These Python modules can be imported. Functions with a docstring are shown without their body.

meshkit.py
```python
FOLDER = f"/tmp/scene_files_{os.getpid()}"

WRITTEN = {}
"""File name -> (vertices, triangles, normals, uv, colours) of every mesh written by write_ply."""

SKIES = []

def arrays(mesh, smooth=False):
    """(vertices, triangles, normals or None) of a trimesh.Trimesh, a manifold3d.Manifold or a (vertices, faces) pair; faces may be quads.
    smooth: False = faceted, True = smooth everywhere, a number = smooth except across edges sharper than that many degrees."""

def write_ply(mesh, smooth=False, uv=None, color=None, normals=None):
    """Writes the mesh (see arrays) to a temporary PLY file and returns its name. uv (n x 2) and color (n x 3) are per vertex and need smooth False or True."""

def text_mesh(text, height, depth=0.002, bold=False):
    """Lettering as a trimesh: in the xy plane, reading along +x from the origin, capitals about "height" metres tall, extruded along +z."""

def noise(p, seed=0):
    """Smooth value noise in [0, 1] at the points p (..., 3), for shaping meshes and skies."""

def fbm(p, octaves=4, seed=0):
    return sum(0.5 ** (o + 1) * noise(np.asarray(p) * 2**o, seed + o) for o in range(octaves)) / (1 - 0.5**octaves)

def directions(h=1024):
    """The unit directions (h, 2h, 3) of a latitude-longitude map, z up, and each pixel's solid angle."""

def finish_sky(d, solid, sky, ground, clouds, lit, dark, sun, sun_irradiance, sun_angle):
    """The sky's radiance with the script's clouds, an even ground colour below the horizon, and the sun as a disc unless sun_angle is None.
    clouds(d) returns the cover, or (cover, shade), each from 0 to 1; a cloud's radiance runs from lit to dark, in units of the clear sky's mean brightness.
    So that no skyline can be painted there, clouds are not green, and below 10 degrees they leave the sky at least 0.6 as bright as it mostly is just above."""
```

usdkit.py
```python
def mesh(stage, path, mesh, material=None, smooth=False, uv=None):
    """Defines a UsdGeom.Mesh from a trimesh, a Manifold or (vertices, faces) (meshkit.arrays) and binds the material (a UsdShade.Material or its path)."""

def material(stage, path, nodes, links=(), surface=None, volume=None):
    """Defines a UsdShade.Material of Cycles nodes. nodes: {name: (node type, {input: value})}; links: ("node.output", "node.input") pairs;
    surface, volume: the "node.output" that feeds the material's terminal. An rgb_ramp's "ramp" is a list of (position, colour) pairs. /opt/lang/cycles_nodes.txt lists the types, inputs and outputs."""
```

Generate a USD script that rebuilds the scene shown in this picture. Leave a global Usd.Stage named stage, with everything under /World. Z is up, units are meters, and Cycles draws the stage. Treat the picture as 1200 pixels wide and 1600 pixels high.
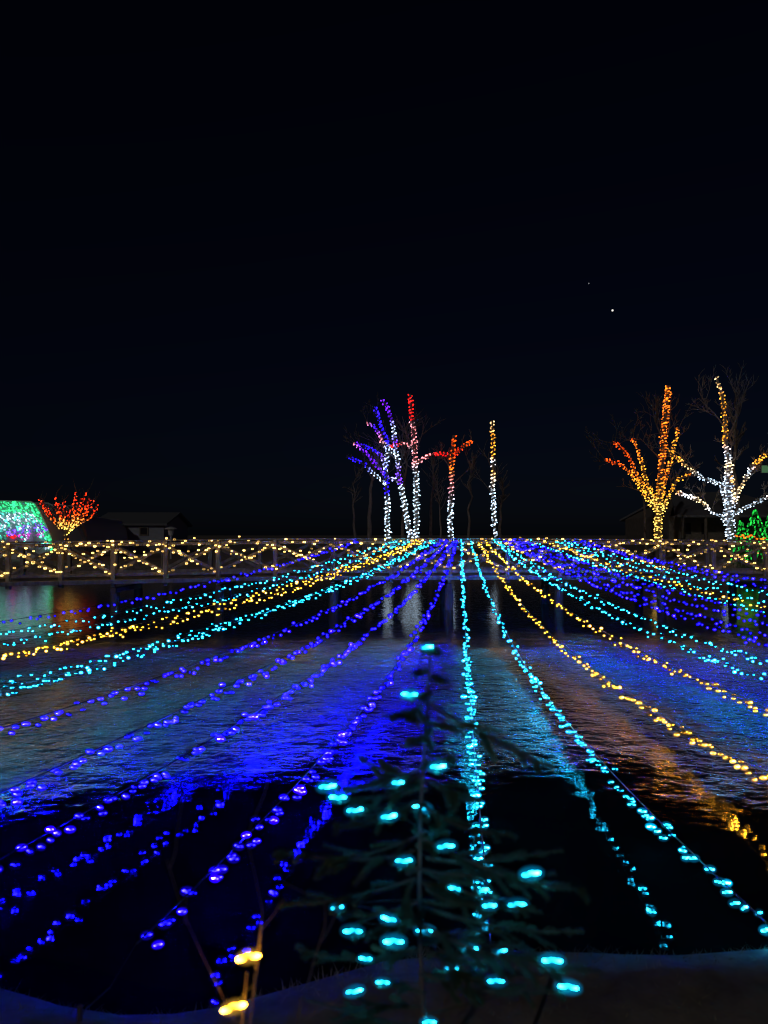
import math, random
import numpy as np, trimesh, usdkit, meshkit
from pxr import Usd, UsdGeom, UsdLux, UsdShade, Gf, Sdf, Vt

stage = Usd.Stage.CreateInMemory()
UsdGeom.SetStageUpAxis(stage, UsdGeom.Tokens.z)
UsdGeom.Xform.Define(stage, '/World')
UsdGeom.Scope.Define(stage, '/World/Looks')
rnd = random.Random(7)
rng = np.random.default_rng(7)

# ------------------------------------------------------------------ camera, sky, moonlight, exposure
FPX, EYE, HORIZON = 1155.0, 2.0, 842.0
cam = UsdGeom.Camera.Define(stage, '/World/camera')
cam.CreateFocalLengthAttr(26.0)
cam.CreateHorizontalApertureAttr(26.0 * 1200 / FPX)
cam.CreateVerticalApertureAttr(26.0 * 1600 / FPX)
cam.CreateVerticalApertureOffsetAttr(26.0 * (HORIZON - 800) / FPX)
cam.CreateFStopAttr(2.6)
cam.CreateFocusDistanceAttr(11.0)
cam.CreateClippingRangeAttr((0.05, 5000))
cam.CreateExposureAttr(0.0)
cx = UsdGeom.Xformable(cam.GetPrim())
cx.AddTranslateOp().Set((0, 0, EYE))
cx.AddRotateXOp().Set(90)

MOON_EL, MOON_AZ = math.radians(24), math.radians(205)      # azimuth from +y towards +x
dome = UsdLux.DomeLight.Define(stage, '/World/sky')
dome.GetPrim().SetCustomDataByKey('kind', 'structure')
SKY = usdkit.material(stage, '/World/Looks/night_sky', {
    's': ('sky_texture', {'sky_type': 'single_scattering', 'sun_disc': False, 'sun_elevation': MOON_EL, 'sun_rotation': MOON_AZ}),
    't': ('mix_color', {'blend_type': 'multiply', 'fac': 1.0, 'b': (0.55, 0.75, 1.6), 'use_clamp': False}),
    'b': ('background_shader', {'strength': 0.0005})}, [('s.color', 't.a'), ('t.result', 'b.color')], surface='b.background')
UsdShade.MaterialBindingAPI.Apply(dome.GetPrim()).Bind(SKY)
moon = UsdLux.DistantLight.Define(stage, '/World/moonlight')
moon.CreateIntensityAttr(0.06)
moon.CreateAngleAttr(0.5)
moon.CreateColorAttr((1.0, 0.93, 0.85))
moon.GetPrim().CreateAttribute('inputs:normalize', Sdf.ValueTypeNames.Bool).Set(True)
moon_xf = UsdGeom.Xformable(moon.GetPrim())
moon_xf.AddRotateZOp().Set(-math.degrees(MOON_AZ))
moon_xf.AddRotateXOp().Set(-(90 - math.degrees(MOON_EL)))

# ------------------------------------------------------------------ helpers
used = {}
def numbered(parent, name):
    key = f'{parent}/{name}'
    n = used.get(key, -1) + 1
    used[key] = n
    return key if n == 0 else f'{key}_{n:03d}'

def tag(prim, label=None, cat=None, group=None, kind=None):
    for k, v in (('label', label), ('category', cat), ('group', group), ('kind', kind)):
        if v:
            prim.SetCustomDataByKey(k, v)
    return prim

def thing(name, label, cat, loc=(0, 0, 0), group=None):
    x = UsdGeom.Xform.Define(stage, numbered('/World', name))
    x.AddTranslateOp().Set(Gf.Vec3d(*map(float, loc)))
    p = tag(x.GetPrim(), label, cat, group)
    origin[str(p.GetPath())] = np.asarray(loc, float)
    return p
origin = {}

def obj(name, mesh, mat, parent=None, smooth=False, label=None, kind=None):
    """One mesh prim; vertices come in world space and are moved to the thing's base."""
    base = '/World' if parent is None else str(parent.GetPath())
    v, f = (mesh.vertices, mesh.faces) if isinstance(mesh, trimesh.Trimesh) else mesh
    o = np.zeros(3)
    for k, val in origin.items():
        if base == k or base.startswith(k + '/'):
            o = val
    m = usdkit.mesh(stage, numbered(base, name), (np.asarray(v, float) - o, np.asarray(f)), mat, smooth=smooth)
    return tag(m.GetPrim(), label, kind=kind)

def primvar(prim, name, arr, color=False, constant=False):
    pv = UsdGeom.PrimvarsAPI(prim)
    t = Sdf.ValueTypeNames.Color3fArray if color else Sdf.ValueTypeNames.FloatArray
    a = Vt.Vec3fArray.FromNumpy(np.asarray(arr, np.float32)) if color else Vt.FloatArray.FromNumpy(np.asarray(arr, np.float32))
    pv.CreatePrimvar(name, t, 'vertex').Set(a)

def px(x, y, Y):
    return np.array([(x - 600) * Y / FPX, Y, EYE + (HORIZON - y) * Y / FPX])

def join(parts):
    vs, fs, n = [], [], 0
    for v, f in parts:
        vs.append(np.asarray(v, float)); fs.append(np.asarray(f) + n); n += len(v)
    return np.vstack(vs), np.vstack(fs)

def box(c, s, rz=0.0):
    m = trimesh.creation.box(s)
    v = np.array(m.vertices)
    if rz:
        ca, sa = math.cos(rz), math.sin(rz)
        v = np.c_[v[:, 0] * ca - v[:, 1] * sa, v[:, 0] * sa + v[:, 1] * ca, v[:, 2]]
    return v + np.asarray(c, float), np.array(m.faces)

def beam(a, b, w, h):
    """Square timber from a to b, w wide (horizontally) and h deep, with chamfered long edges."""
    a, b = np.asarray(a, float), np.asarray(b, float)
    d = b - a; L = np.linalg.norm(d); d /= L
    up = np.array([0, 0, 1.0]) if abs(d[2]) < .95 else np.array([0, 1.0, 0])
    s = np.cross(d, up); s /= np.linalg.norm(s)
    u = np.cross(s, d)
    c = min(w, h) * .12
    prof = [(-w/2+c, -h/2), (w/2-c, -h/2), (w/2, -h/2+c), (w/2, h/2-c), (w/2-c, h/2), (-w/2+c, h/2), (-w/2, h/2-c), (-w/2, -h/2+c)]
    ring = np.array([p * s + q * u for p, q in prof])
    v = np.vstack([a + ring, b + ring])
    f = []
    for i in range(8):
        j = (i + 1) % 8
        f += [(i, j, 8 + j), (i, 8 + j, 8 + i)]
    for i in range(1, 7):
        f += [(0, i + 1, i), (8, 8 + i, 8 + i + 1)]
    return v, np.array(f)

def tube(P, R, n=6, cap=True):
    P = np.asarray(P, float); R = np.broadcast_to(np.asarray(R, float), len(P))
    T = np.gradient(P, axis=0); T /= np.maximum(np.linalg.norm(T, axis=1, keepdims=True), 1e-9)
    ref = np.array([0.3, 1.0, 0.1]) if abs(T[0] @ np.array([0, 1.0, 0])) < .9 else np.array([1.0, 0, .2])
    v = []
    for p, t, r in zip(P, T, R):
        s = np.cross(t, ref); s /= max(np.linalg.norm(s), 1e-9); u = np.cross(t, s)
        a = np.arange(n) * 2 * np.pi / n
        v.append(p + r * (np.cos(a)[:, None] * s + np.sin(a)[:, None] * u))
    v = np.vstack(v); f = []
    for k in range(len(P) - 1):
        for i in range(n):
            j = (i + 1) % n
            a, b, c, d = k*n+i, k*n+j, (k+1)*n+j, (k+1)*n+i
            f += [(a, b, c), (a, c, d)]
    if cap:
        m = len(v); v = np.vstack([v, P[0], P[-1]])
        e = (len(P) - 1) * n
        for i in range(n):
            j = (i + 1) % n
            f += [(m, j, i), (m + 1, e + i, e + j)]
    return v, np.array(f)

def resample(P, step, *extra):
    P = np.asarray(P, float)
    s = np.r_[0, np.cumsum(np.linalg.norm(np.diff(P, axis=0), axis=1))]
    n = max(2, int(round(s[-1] / step)) + 1)
    q = np.linspace(0, s[-1], n)
    out = np.stack([np.interp(q, s, P[:, k]) for k in range(3)], 1)
    return (out, *[np.stack([np.interp(q, s, np.asarray(e, float)[:, k]) for k in range(np.shape(e)[1])], 1) for e in extra])

def smooth_path(P, n=3):
    P = np.asarray(P, float)
    for _ in range(n):
        Q = [P[0]]
        for a, b in zip(P[:-1], P[1:]):
            Q += [a * .75 + b * .25, a * .25 + b * .75]
        Q.append(P[-1]); P = np.array(Q)
    return P

ICO0 = trimesh.creation.icosphere(0, 1.0)
ICO1 = trimesh.creation.icosphere(1, 1.0)

# ------------------------------------------------------------------ materials
def emitter_bulb(name, core, shell, strength, glow):
    """A lit bulb: a bright lamp inside a clear coloured globe. primvar core = 1 on the lamp, gain = how brightly this lamp burns."""
    return usdkit.material(stage, f'/World/Looks/{name}', {
        'a': ('attribute', {'attribute': 'core'}),
        'g': ('attribute', {'attribute': 'gain'}),
        'ms': ('math', {'math_type': 'multiply', 'value2': strength}),
        'mg': ('math', {'math_type': 'multiply', 'value2': glow}),
        'e1': ('emission', {'color': core}),
        'e2': ('emission', {'color': shell}),
        'lw': ('layer_weight', {'blend': 0.5}),
        'inv': ('math', {'math_type': 'subtract', 'value1': 1.0}),
        'pw': ('math', {'math_type': 'power', 'value2': 3.2}),
        't': ('transparent_bsdf', {'color': (1, 1, 1)}),
        'sh': ('mix_closure', {}),
        'mix': ('mix_closure', {})},
        [('g.fac', 'ms.value1'), ('g.fac', 'mg.value1'), ('ms.value', 'e1.strength'), ('mg.value', 'e2.strength'),
         ('lw.facing', 'inv.value2'), ('inv.value', 'pw.value1'), ('pw.value', 'sh.fac'), ('t.BSDF', 'sh.closure1'), ('e2.emission', 'sh.closure2'),
         ('a.fac', 'mix.fac'), ('sh.closure', 'mix.closure1'), ('e1.emission', 'mix.closure2')], surface='mix.closure')

BULB = {
    'blue': emitter_bulb('blue_bulb', (0.003, 0.0022, 2.0), (0.012, 0.0, 0.9), 660.0, 0.62),
    'cyan': emitter_bulb('cyan_bulb', (0.013, 0.66, 1.20), (0.0, 0.30, 0.62), 200.0, 0.34),
    'yellow': emitter_bulb('yellow_bulb', (1.5, 0.6, 0.028), (0.9, 0.45, 0.06), 90.0, 0.34),
    'warm': emitter_bulb('warm_white_bulb', (1.35, 0.82, 0.22), (0.8, 0.36, 0.06), 11.0, 0.28),
}
MINI = usdkit.material(stage, '/World/Looks/mini_lights', {
    'a': ('attribute', {'attribute': 'glow'}), 'e': ('emission', {'strength': 1.0})}, [('a.color', 'e.color')], surface='e.emission')

def rough_mat(name, c1, c2, scale, rough=0.8, bump=0.3, stretch=(1, 1, 1), detail=4):
    return usdkit.material(stage, f'/World/Looks/{name}', {
        'g': ('geometry', {}), 'mp': ('mapping', {'scale': stretch}),
        'n': ('noise_texture', {'scale': scale, 'detail': detail, 'roughness': 0.6}),
        'r': ('rgb_ramp', {'ramp': [(0.3, c1), (0.7, c2)]}),
        'b': ('bump', {'strength': bump, 'distance': 0.02}),
        'p': ('principled_bsdf', {'roughness': rough, 'specular_ior_level': 0.3})},
        [('g.position', 'mp.vector'), ('mp.vector', 'n.vector'), ('n.fac', 'r.fac'), ('r.color', 'p.base_color'), ('n.fac', 'b.height'), ('b.normal', 'p.normal')], surface='p.BSDF')

TIMBER = rough_mat('weathered_timber', (0.11, 0.09, 0.075), (0.28, 0.24, 0.2), 9, 0.8, 0.4, (1, 1, 0.25))
PILE = rough_mat('pile_timber', (0.05, 0.042, 0.036), (0.12, 0.1, 0.085), 7, 0.7, 0.4, (1, 1, 0.3))
BARK = rough_mat('bark', (0.07, 0.055, 0.045), (0.2, 0.17, 0.14), 14, 0.9, 0.6, (1, 1, 0.3))
PALEBARK = rough_mat('pale_bark', (0.14, 0.125, 0.115), (0.34, 0.31, 0.29), 10, 0.9, 0.5, (1, 1, 0.3))
GROUND = rough_mat('bank_earth', (0.09, 0.075, 0.06), (0.24, 0.2, 0.165), 5, 0.95, 0.8, detail=8)
MULCH = rough_mat('bark_mulch', (0.1, 0.055, 0.03), (0.28, 0.16, 0.08), 20, 0.95, 0.9)
GRASS = rough_mat('winter_grass', (0.12, 0.105, 0.06), (0.3, 0.26, 0.17), 3, 0.8, 0.1)
NEEDLE = rough_mat('spruce_needles', (0.035, 0.075, 0.04), (0.08, 0.14, 0.075), 30, 0.6, 0.1)
LEAF = rough_mat('leaves', (0.03, 0.07, 0.02), (0.09, 0.14, 0.04), 12, 0.6, 0.1)
WIRE = usdkit.material(stage, '/World/Looks/green_wire', {'p': ('principled_bsdf', {'base_color': (0.012, 0.022, 0.014), 'roughness': 0.45})}, surface='p.BSDF')
PLASTIC = usdkit.material(stage, '/World/Looks/greenhouse_film', {
    'd': ('principled_bsdf', {'base_color': (0.62, 0.65, 0.68), 'roughness': 0.35}), 't': ('translucent_bsdf', {'color': (0.6, 0.63, 0.66)}),
    'm': ('mix_closure', {'fac': 0.35})}, [('d.BSDF', 'm.closure1'), ('t.BSDF', 'm.closure2')], surface='m.closure')
METAL = rough_mat('galvanised_tube', (0.35, 0.36, 0.37), (0.5, 0.51, 0.52), 20, 0.4, 0.05)
SIDING = rough_mat('painted_siding', (0.16, 0.18, 0.22), (0.22, 0.24, 0.28), 4, 0.7, 0.1)
ROOFING = rough_mat('roof_shingle', (0.07, 0.075, 0.085), (0.13, 0.135, 0.15), 15, 0.85, 0.3)
DARKWOOD = rough_mat('lodge_wall', (0.09, 0.08, 0.065), (0.16, 0.14, 0.115), 6, 0.8, 0.2)
GLASS = usdkit.material(stage, '/World/Looks/dark_pane', {'p': ('principled_bsdf', {'base_color': (0.02, 0.02, 0.025), 'roughness': 0.08})}, surface='p.BSDF')
STAR = usdkit.material(stage, '/World/Looks/starlight', {'e': ('emission', {'color': (1, 0.95, 0.85), 'strength': 1.2})}, surface='e.emission')
FAINT = usdkit.material(stage, '/World/Looks/faint_starlight', {'e': ('emission', {'color': (0.9, 0.9, 1.0), 'strength': 0.25})}, surface='e.emission')
LAMPGLASS = usdkit.material(stage, '/World/Looks/lamp_glass', {'p': ('principled_bsdf', {'base_color': (0.55, 0.56, 0.58), 'roughness': 0.3})}, surface='p.BSDF')

# pond water: dark, rippled by the breeze in the middle of the pond, calmer in the lee of the near bank and under the boardwalk
WATER = usdkit.material(stage, '/World/Looks/pond_water', {
    'g': ('geometry', {}), 'sx': ('separate_xyz', {}),
    'patch': ('noise_texture', {'scale': 0.4, 'detail': 4}),
    'pm': ('math', {'math_type': 'multiply_add', 'value2': 8.0, 'value3': -4.0}),
    'ya': ('math', {'math_type': 'add'}),
    'w1': ('map_range', {'range_type': 'smoothstep', 'from_min': 4.6, 'from_max': 8.4, 'to_min': 0.02, 'to_max': 1.0, 'clamp': True}),
    'w2': ('map_range', {'range_type': 'smoothstep', 'from_min': 10.0, 'from_max': 15.5, 'to_min': 1.0, 'to_max': 0.12, 'clamp': True}),
    'w': ('math', {'math_type': 'multiply'}),
    'mp1': ('mapping', {'scale': (0.8, 1.0, 1.0)}),
    'n1': ('noise_texture', {'scale': 9.0, 'detail': 4, 'roughness': 0.6, 'distortion': 0.3}),
    'n2': ('noise_texture', {'scale': 3.6, 'detail': 2, 'roughness': 0.5}),
    'h': ('math', {'math_type': 'multiply_add', 'value2': 2.0}),
    'hd': ('math', {'math_type': 'multiply'}),
    'b': ('bump', {'strength': 1.0, 'distance': 0.036}),
    'ro': ('math', {'math_type': 'multiply_add', 'value2': 0.06, 'value3': 0.018}),
    'p': ('principled_bsdf', {'base_color': (0.005, 0.0055, 0.006), 'ior': 1.33, 'specular_ior_level': 0.5})},
    [('g.position', 'patch.vector'), ('g.position', 'sx.vector'), ('patch.fac', 'pm.value1'), ('pm.value', 'ya.value1'), ('sx.y', 'ya.value2'),
     ('ya.value', 'w1.value'), ('ya.value', 'w2.value'), ('w1.result', 'w.value1'), ('w2.result', 'w.value2'),
     ('g.position', 'mp1.vector'), ('mp1.vector', 'n1.vector'), ('g.position', 'n2.vector'), ('n2.fac', 'h.value1'), ('n1.fac', 'h.value3'),
     ('h.value', 'hd.value1'), ('w.value', 'hd.value2'), ('hd.value', 'b.height'), ('b.normal', 'p.normal'),
     ('w.value', 'ro.value1'), ('ro.value', 'p.roughness')], surface='p.BSDF')

# ------------------------------------------------------------------ terrain and water
def near_bank(x):
    return 3.75 + np.where(x > 0, 0.12 * np.maximum(0, x - 3) ** 1.15, 0.28 * np.maximum(0, -x - 2) ** 1.15) + 0.18 * np.sin(x * 1.3) + 0.1 * np.sin(x * 3.1 + 1)

def far_bank(x):
    return np.interp(x, [-40, -14, -4, 6, 12, 30], [36, 39, 43, 43, 37.5, 33]) + 0.4 * np.sin(x * .5)

def ground_z(x, y):
    x, y = np.asarray(x, float), np.asarray(y, float)
    e = np.minimum(np.minimum(y - near_bank(x), far_bank(x) - y), 27 - np.abs(x))   # > 0 inside the pond
    t = np.clip((0.45 - e) / 1.5, 0, 1); t = t * t * (3 - 2 * t)
    top = np.where(y > 25, 0.75 + 0.01 * np.clip(y - 45, 0, 400), 0.36)
    n = meshkit.fbm(np.stack([x * .9, y * .9, 0 * x], -1), 4, 3) - .5
    return -0.7 + (top + 0.7) * t + 0.12 * n * t

xs = np.unique(np.r_[-600, -300, -150, -80, -50, np.arange(-32, 32.1, .8), np.arange(-6, 6.01, .2), 50, 80, 150, 300, 600])
ys = np.unique(np.r_[-300, -100, -30, -10, -4, np.arange(-1, 8, .2), np.arange(8, 60, .8), 70, 90, 120, 180, 300, 600, 900])
gx, gy = np.meshgrid(xs, ys)
v = np.stack([gx.ravel(), gy.ravel(), ground_z(gx, gy).ravel()], 1)
idx = np.arange(len(xs) * len(ys)).reshape(len(ys), len(xs))
q = np.stack([idx[:-1, :-1], idx[:-1, 1:], idx[1:, 1:], idx[1:, :-1]], -1).reshape(-1, 4)
tag(obj('ground', (v, np.vstack([q[:, [0, 1, 2]], q[:, [0, 2, 3]]])), GROUND, smooth=True), 'dark grassy earth around the pond', kind='structure')
wx, wy = np.linspace(-32, 32, 17), np.linspace(-1, 48, 15)
ax, ay = np.meshgrid(wx, wy)
i2 = np.arange(ax.size).reshape(ax.shape)
q = np.stack([i2[:-1, :-1], i2[:-1, 1:], i2[1:, 1:], i2[1:, :-1]], -1).reshape(-1, 4)
tag(obj('pond_water', (np.stack([ax.ravel(), ay.ravel(), 0 * ax.ravel()], 1), np.vstack([q[:, [0, 1, 2]], q[:, [0, 2, 3]]])), WATER), 'dark rippled pond water reflecting the lights', kind='structure')

# ------------------------------------------------------------------ boardwalk
POSTX = [-235, -152, -69, 13, 95, 177, 259, 341, 430, 520, 611, 702, 793, 875, 957, 1036, 1115, 1196, 1278, 1360]
def walk_Y(x): return float(np.interp(x, [-235, 0, 430, 611, 1360], [18.0, 18.9, 20.4, 20.7, 20.9]))
def top_y(x): return float(np.interp(x, [-235, 0, 430, 800, 1200, 1360], [850, 848, 842, 842, 845, 846]))
def deck_y(x): return float(np.interp(x, [-235, 0, 430, 800, 1200, 1360], [918, 914, 905, 904, 906, 907]))
RT = [px(x, top_y(x), walk_Y(x)) for x in POSTX]        # rail tops at the posts
DK = [px(x, deck_y(x) - 5, walk_Y(x)) for x in POSTX]     # deck level below them
back = np.array([0, 2.1, 0])

bw = thing('boardwalk', 'long timber boardwalk on piles crossing the pond behind the light strings', 'boardwalk', (0, 20.6, 0))
boards = []
for i in range(len(POSTX) - 1):
    a, b = DK[i], DK[i + 1]
    n = 11
    for k in range(n):
        p = a + (b - a) * (k + .5) / n
        ang = math.atan2(b[1] - a[1], b[0] - a[0])
        w = np.linalg.norm(b - a) / n - .008
        boards.append(box(p + back / 2 + [0, 0.0, -.02 + rnd.uniform(-.002, .002)], (w, 2.3, .038), ang))
obj('deck_boards', join(boards), TIMBER, bw, kind='stuff')
for i in range(len(POSTX) - 1):
    obj('fascia_board', beam(DK[i] + [0.004, -.14, -.06], DK[i + 1] + [-.004, -.14, -.06], .05, .11), TIMBER, bw)
    obj('joist', beam(DK[i] + back + [0.004, .08, -.14], DK[i + 1] + back + [-.004, .08, -.14], .05, .18), PILE, bw)
for i in (1, 5, 7, 9, 11, 13, 15, 17):
    for o in (np.array([0, .12, 0]), back - [0, .12, 0]):
        c = DK[i] + o
        obj('pile', tube([[c[0], c[1], -.8], [c[0], c[1], .3], [c[0] + .01, c[1], c[2] - .36]], [.13, .125, .12], 10), PILE, bw)
    obj('cap_beam', beam(DK[i] + [0, -.02, -.29], DK[i] + back + [0, .02, -.29], .14, .13), PILE, bw)

def railing(name, label, shift, half, toprise):
    t = thing(name, label, 'railing', np.array([0, 20.6, 0.9]) + shift)
    A = [p + shift for p in RT]; B = [p + shift for p in DK]
    if half:
        A = [(p + q) / 2 for p, q in zip(A[:-1], A[1:])]; B = [(p + q) / 2 for p, q in zip(B[:-1], B[1:])]
    for a, b in zip(A, B):
        obj('post', beam([b[0], b[1], b[2] - .2], [b[0], b[1], a[2] - .03], .115, .115), TIMBER, t)
    for i in range(len(A) - 1):
        d = A[i + 1] - A[i]; e = d / np.linalg.norm(d)
        out = np.array([0, -.01, 0])
        obj('handrail', beam(A[i] + e * .002, A[i + 1] - e * .002, .15, .04), TIMBER, t)
        g = e * .06
        obj('rail', beam(A[i] + g + [0, 0, -.09], A[i + 1] - g + [0, 0, -.09], .045, .09), TIMBER, t)
        obj('rail', beam(B[i] + g + [0, 0, .12], B[i + 1] - g + [0, 0, .12], .045, .085), TIMBER, t)
        obj('brace', beam(A[i] + g + [0, -.024, -.17], B[i + 1] - g + [0, -.024, .19], .04, .085), TIMBER, t)
        obj('brace', beam(B[i] + g + [0, .024, .19], A[i + 1] - g + [0, .024, -.17], .04, .085), TIMBER, t)
    return t
railing('boardwalk_railing', 'timber railing with cross braces on the near side of the boardwalk', np.zeros(3), False, 0)
railing('boardwalk_railing', 'timber railing on the far side of the boardwalk, partly hidden', back, True, 0)

# ------------------------------------------------------------------ string lights
def bulb_mesh(p, r, lod, yaw, long=1.0, core_r=0.42, core_long=1.5):
    """Globe of radius r, stretched sideways, round one lamp (far) or a little row of three lamps (near)."""
    ca, sa = math.cos(yaw), math.sin(yaw)
    R = np.array([[ca, -sa, 0], [sa, ca, 0], [0, 0, 1]])
    sv = np.array(ICO1.vertices)
    parts = [((sv * [r * long, r, r]) @ R.T + p, ICO1.faces)]
    if lod:
        w = r * core_r * core_long
        z = rnd.choice([-1, 1]) * r * core_r * .22
        for k, dz in ((-1, z), (0, -z), (1, z * rnd.uniform(-.5, 1))):
            o = np.array([k * w * .62, 0, dz]) @ R.T
            parts.append(((sv * [w * .46, r * core_r * .6, r * core_r * rnd.uniform(.42, .62)]) @ R.T + p + o, ICO1.faces))
    else:
        parts.append(((np.array(ICO0.vertices) * [r * core_r * core_long, r * core_r, r * core_r * .85]) @ R.T + p, ICO0.faces))
    v, f = join(parts)
    return v, f, np.r_[np.zeros(len(sv)), np.ones(len(v) - len(sv))]

def add_bulb(t, p, colour, r, lod=False, gain=1.0, long=1.15, core_r=.42, core_long=1.5):
    v, f, core = bulb_mesh(np.asarray(p, float), r, lod, rnd.uniform(-.5, .5), long, core_r, core_long)
    m = obj('bulb', (v, f), BULB[colour], t, smooth=True)
    primvar(m, 'core', core); primvar(m, 'gain', np.full(len(v), gain))
    return m

STRINGS = [
    ('blue', 560, -0.7270, 0.392, 0.619, 16.87, 'blue light string, topmost on the left, crossing under the left deck edge'),
    ('cyan', 620, -0.6278, 0.385, 0.487, 17.03, 'upper of two cyan light strings next below the topmost left blue string'),
    ('cyan', 640, -0.6164, 0.381, 0.553, 16.97, 'lower of two cyan light strings between the left blue and the left yellow strings'),
    ('yellow', 655, -0.4757, 0.365, 0.334, 17.11, 'lower of two warm yellow light strings over the left half of the pond'),
    ('yellow', 660, -0.5367, 0.381, 0.529, 17.00, 'upper of two warm yellow light strings over the left half of the pond'),
    ('cyan', 675, -0.4253, 0.353, 0.440, 17.02, 'upper cyan light string of the pair just below the left yellow strings'),
    ('cyan', 680, -0.3882, 0.367, 0.362, 17.03, 'lower cyan light string of the pair just below the left yellow strings'),
    ('blue', 690, -0.3285, 0.370, 0.472, 17.03, 'blue light string next below the left cyan pair, reaching the left edge'),
    ('blue', 700, -0.2584, 0.373, 0.428, 17.5, 'blue light string, second below the left cyan pair, over rippled water'),
    ('blue', 708, -0.2315, 0.309, 0.541, 17.6, 'blue light string, third below the left cyan pair, low over dark water'),
    ('blue', 714, -0.1702, 0.349, 0.680, 17.91, 'blue light string ending on the near bank left of the little spruce'),
    ('cyan', 721, -0.0976, 0.369, 0.569, 17.40, 'cyan light string running straight towards the viewer behind the little spruce'),
    ('cyan', 736, -0.0491, 0.430, 0.80, 17.85, 'cyan light string sweeping to the lower right corner, right of the spruce'),
    ('yellow', 748, 0.0066, 0.404, 0.732, 16.90, 'lower of two yellow light strings sweeping right above the lower right cyan string'),
    ('yellow', 758, 0.0700, 0.404, 0.609, 16.90, 'upper of two yellow light strings sweeping right across the middle of the pond'),
    ('cyan', 772, 0.1263, 0.389, 0.610, 16.94, 'lower cyan light string of the pair just above the right yellow strings'),
    ('cyan', 778, 0.1544, 0.398, 0.562, 16.92, 'upper cyan light string of the pair just above the right yellow strings'),
    ('blue', 788, 0.1962, 0.372, 0.483, 17.04, 'lowest string of the thick band of blue lights at right'),
    ('blue', 798, 0.2133, 0.382, 0.471, 17.01, 'second lowest string of the thick band of blue lights at right'),
    ('blue', 808, 0.3037, 0.385, 0.554, 16.99, 'second highest string of the thick band of blue lights at right'),
    ('blue', 818, 0.3020, 0.389, 0.440, 16.94, 'highest string of the thick band of blue lights at right'),
    ('yellow', 850, 0.3193, 0.386, 0.467, 17.00, 'yellow light string between cyan strings above the right blue band'),
    ('cyan', 829, 0.3119, 0.382, 0.440, 17.00, 'lowest cyan light string resting just above the right blue band'),
    ('cyan', 867, 0.3383, 0.384, 0.477, 17.00, 'middle cyan light string above the right blue band, by the yellow one'),
    ('cyan', 880, 0.4663, 0.380, 0.510, 17.00, 'highest cyan light string on the right, below the uppermost blue pair'),
    ('blue', 888, 0.6997, 0.381, 0.462, 17.00, 'uppermost blue light string on the right, crossing the right railing'),
    ('blue', 905, 0.4794, 0.382, 0.499, 17.00, 'second uppermost blue light string on the right, just above the cyan'),
]
RAD = {'blue': 1.08, 'cyan': 1.0, 'yellow': .95}
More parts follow.
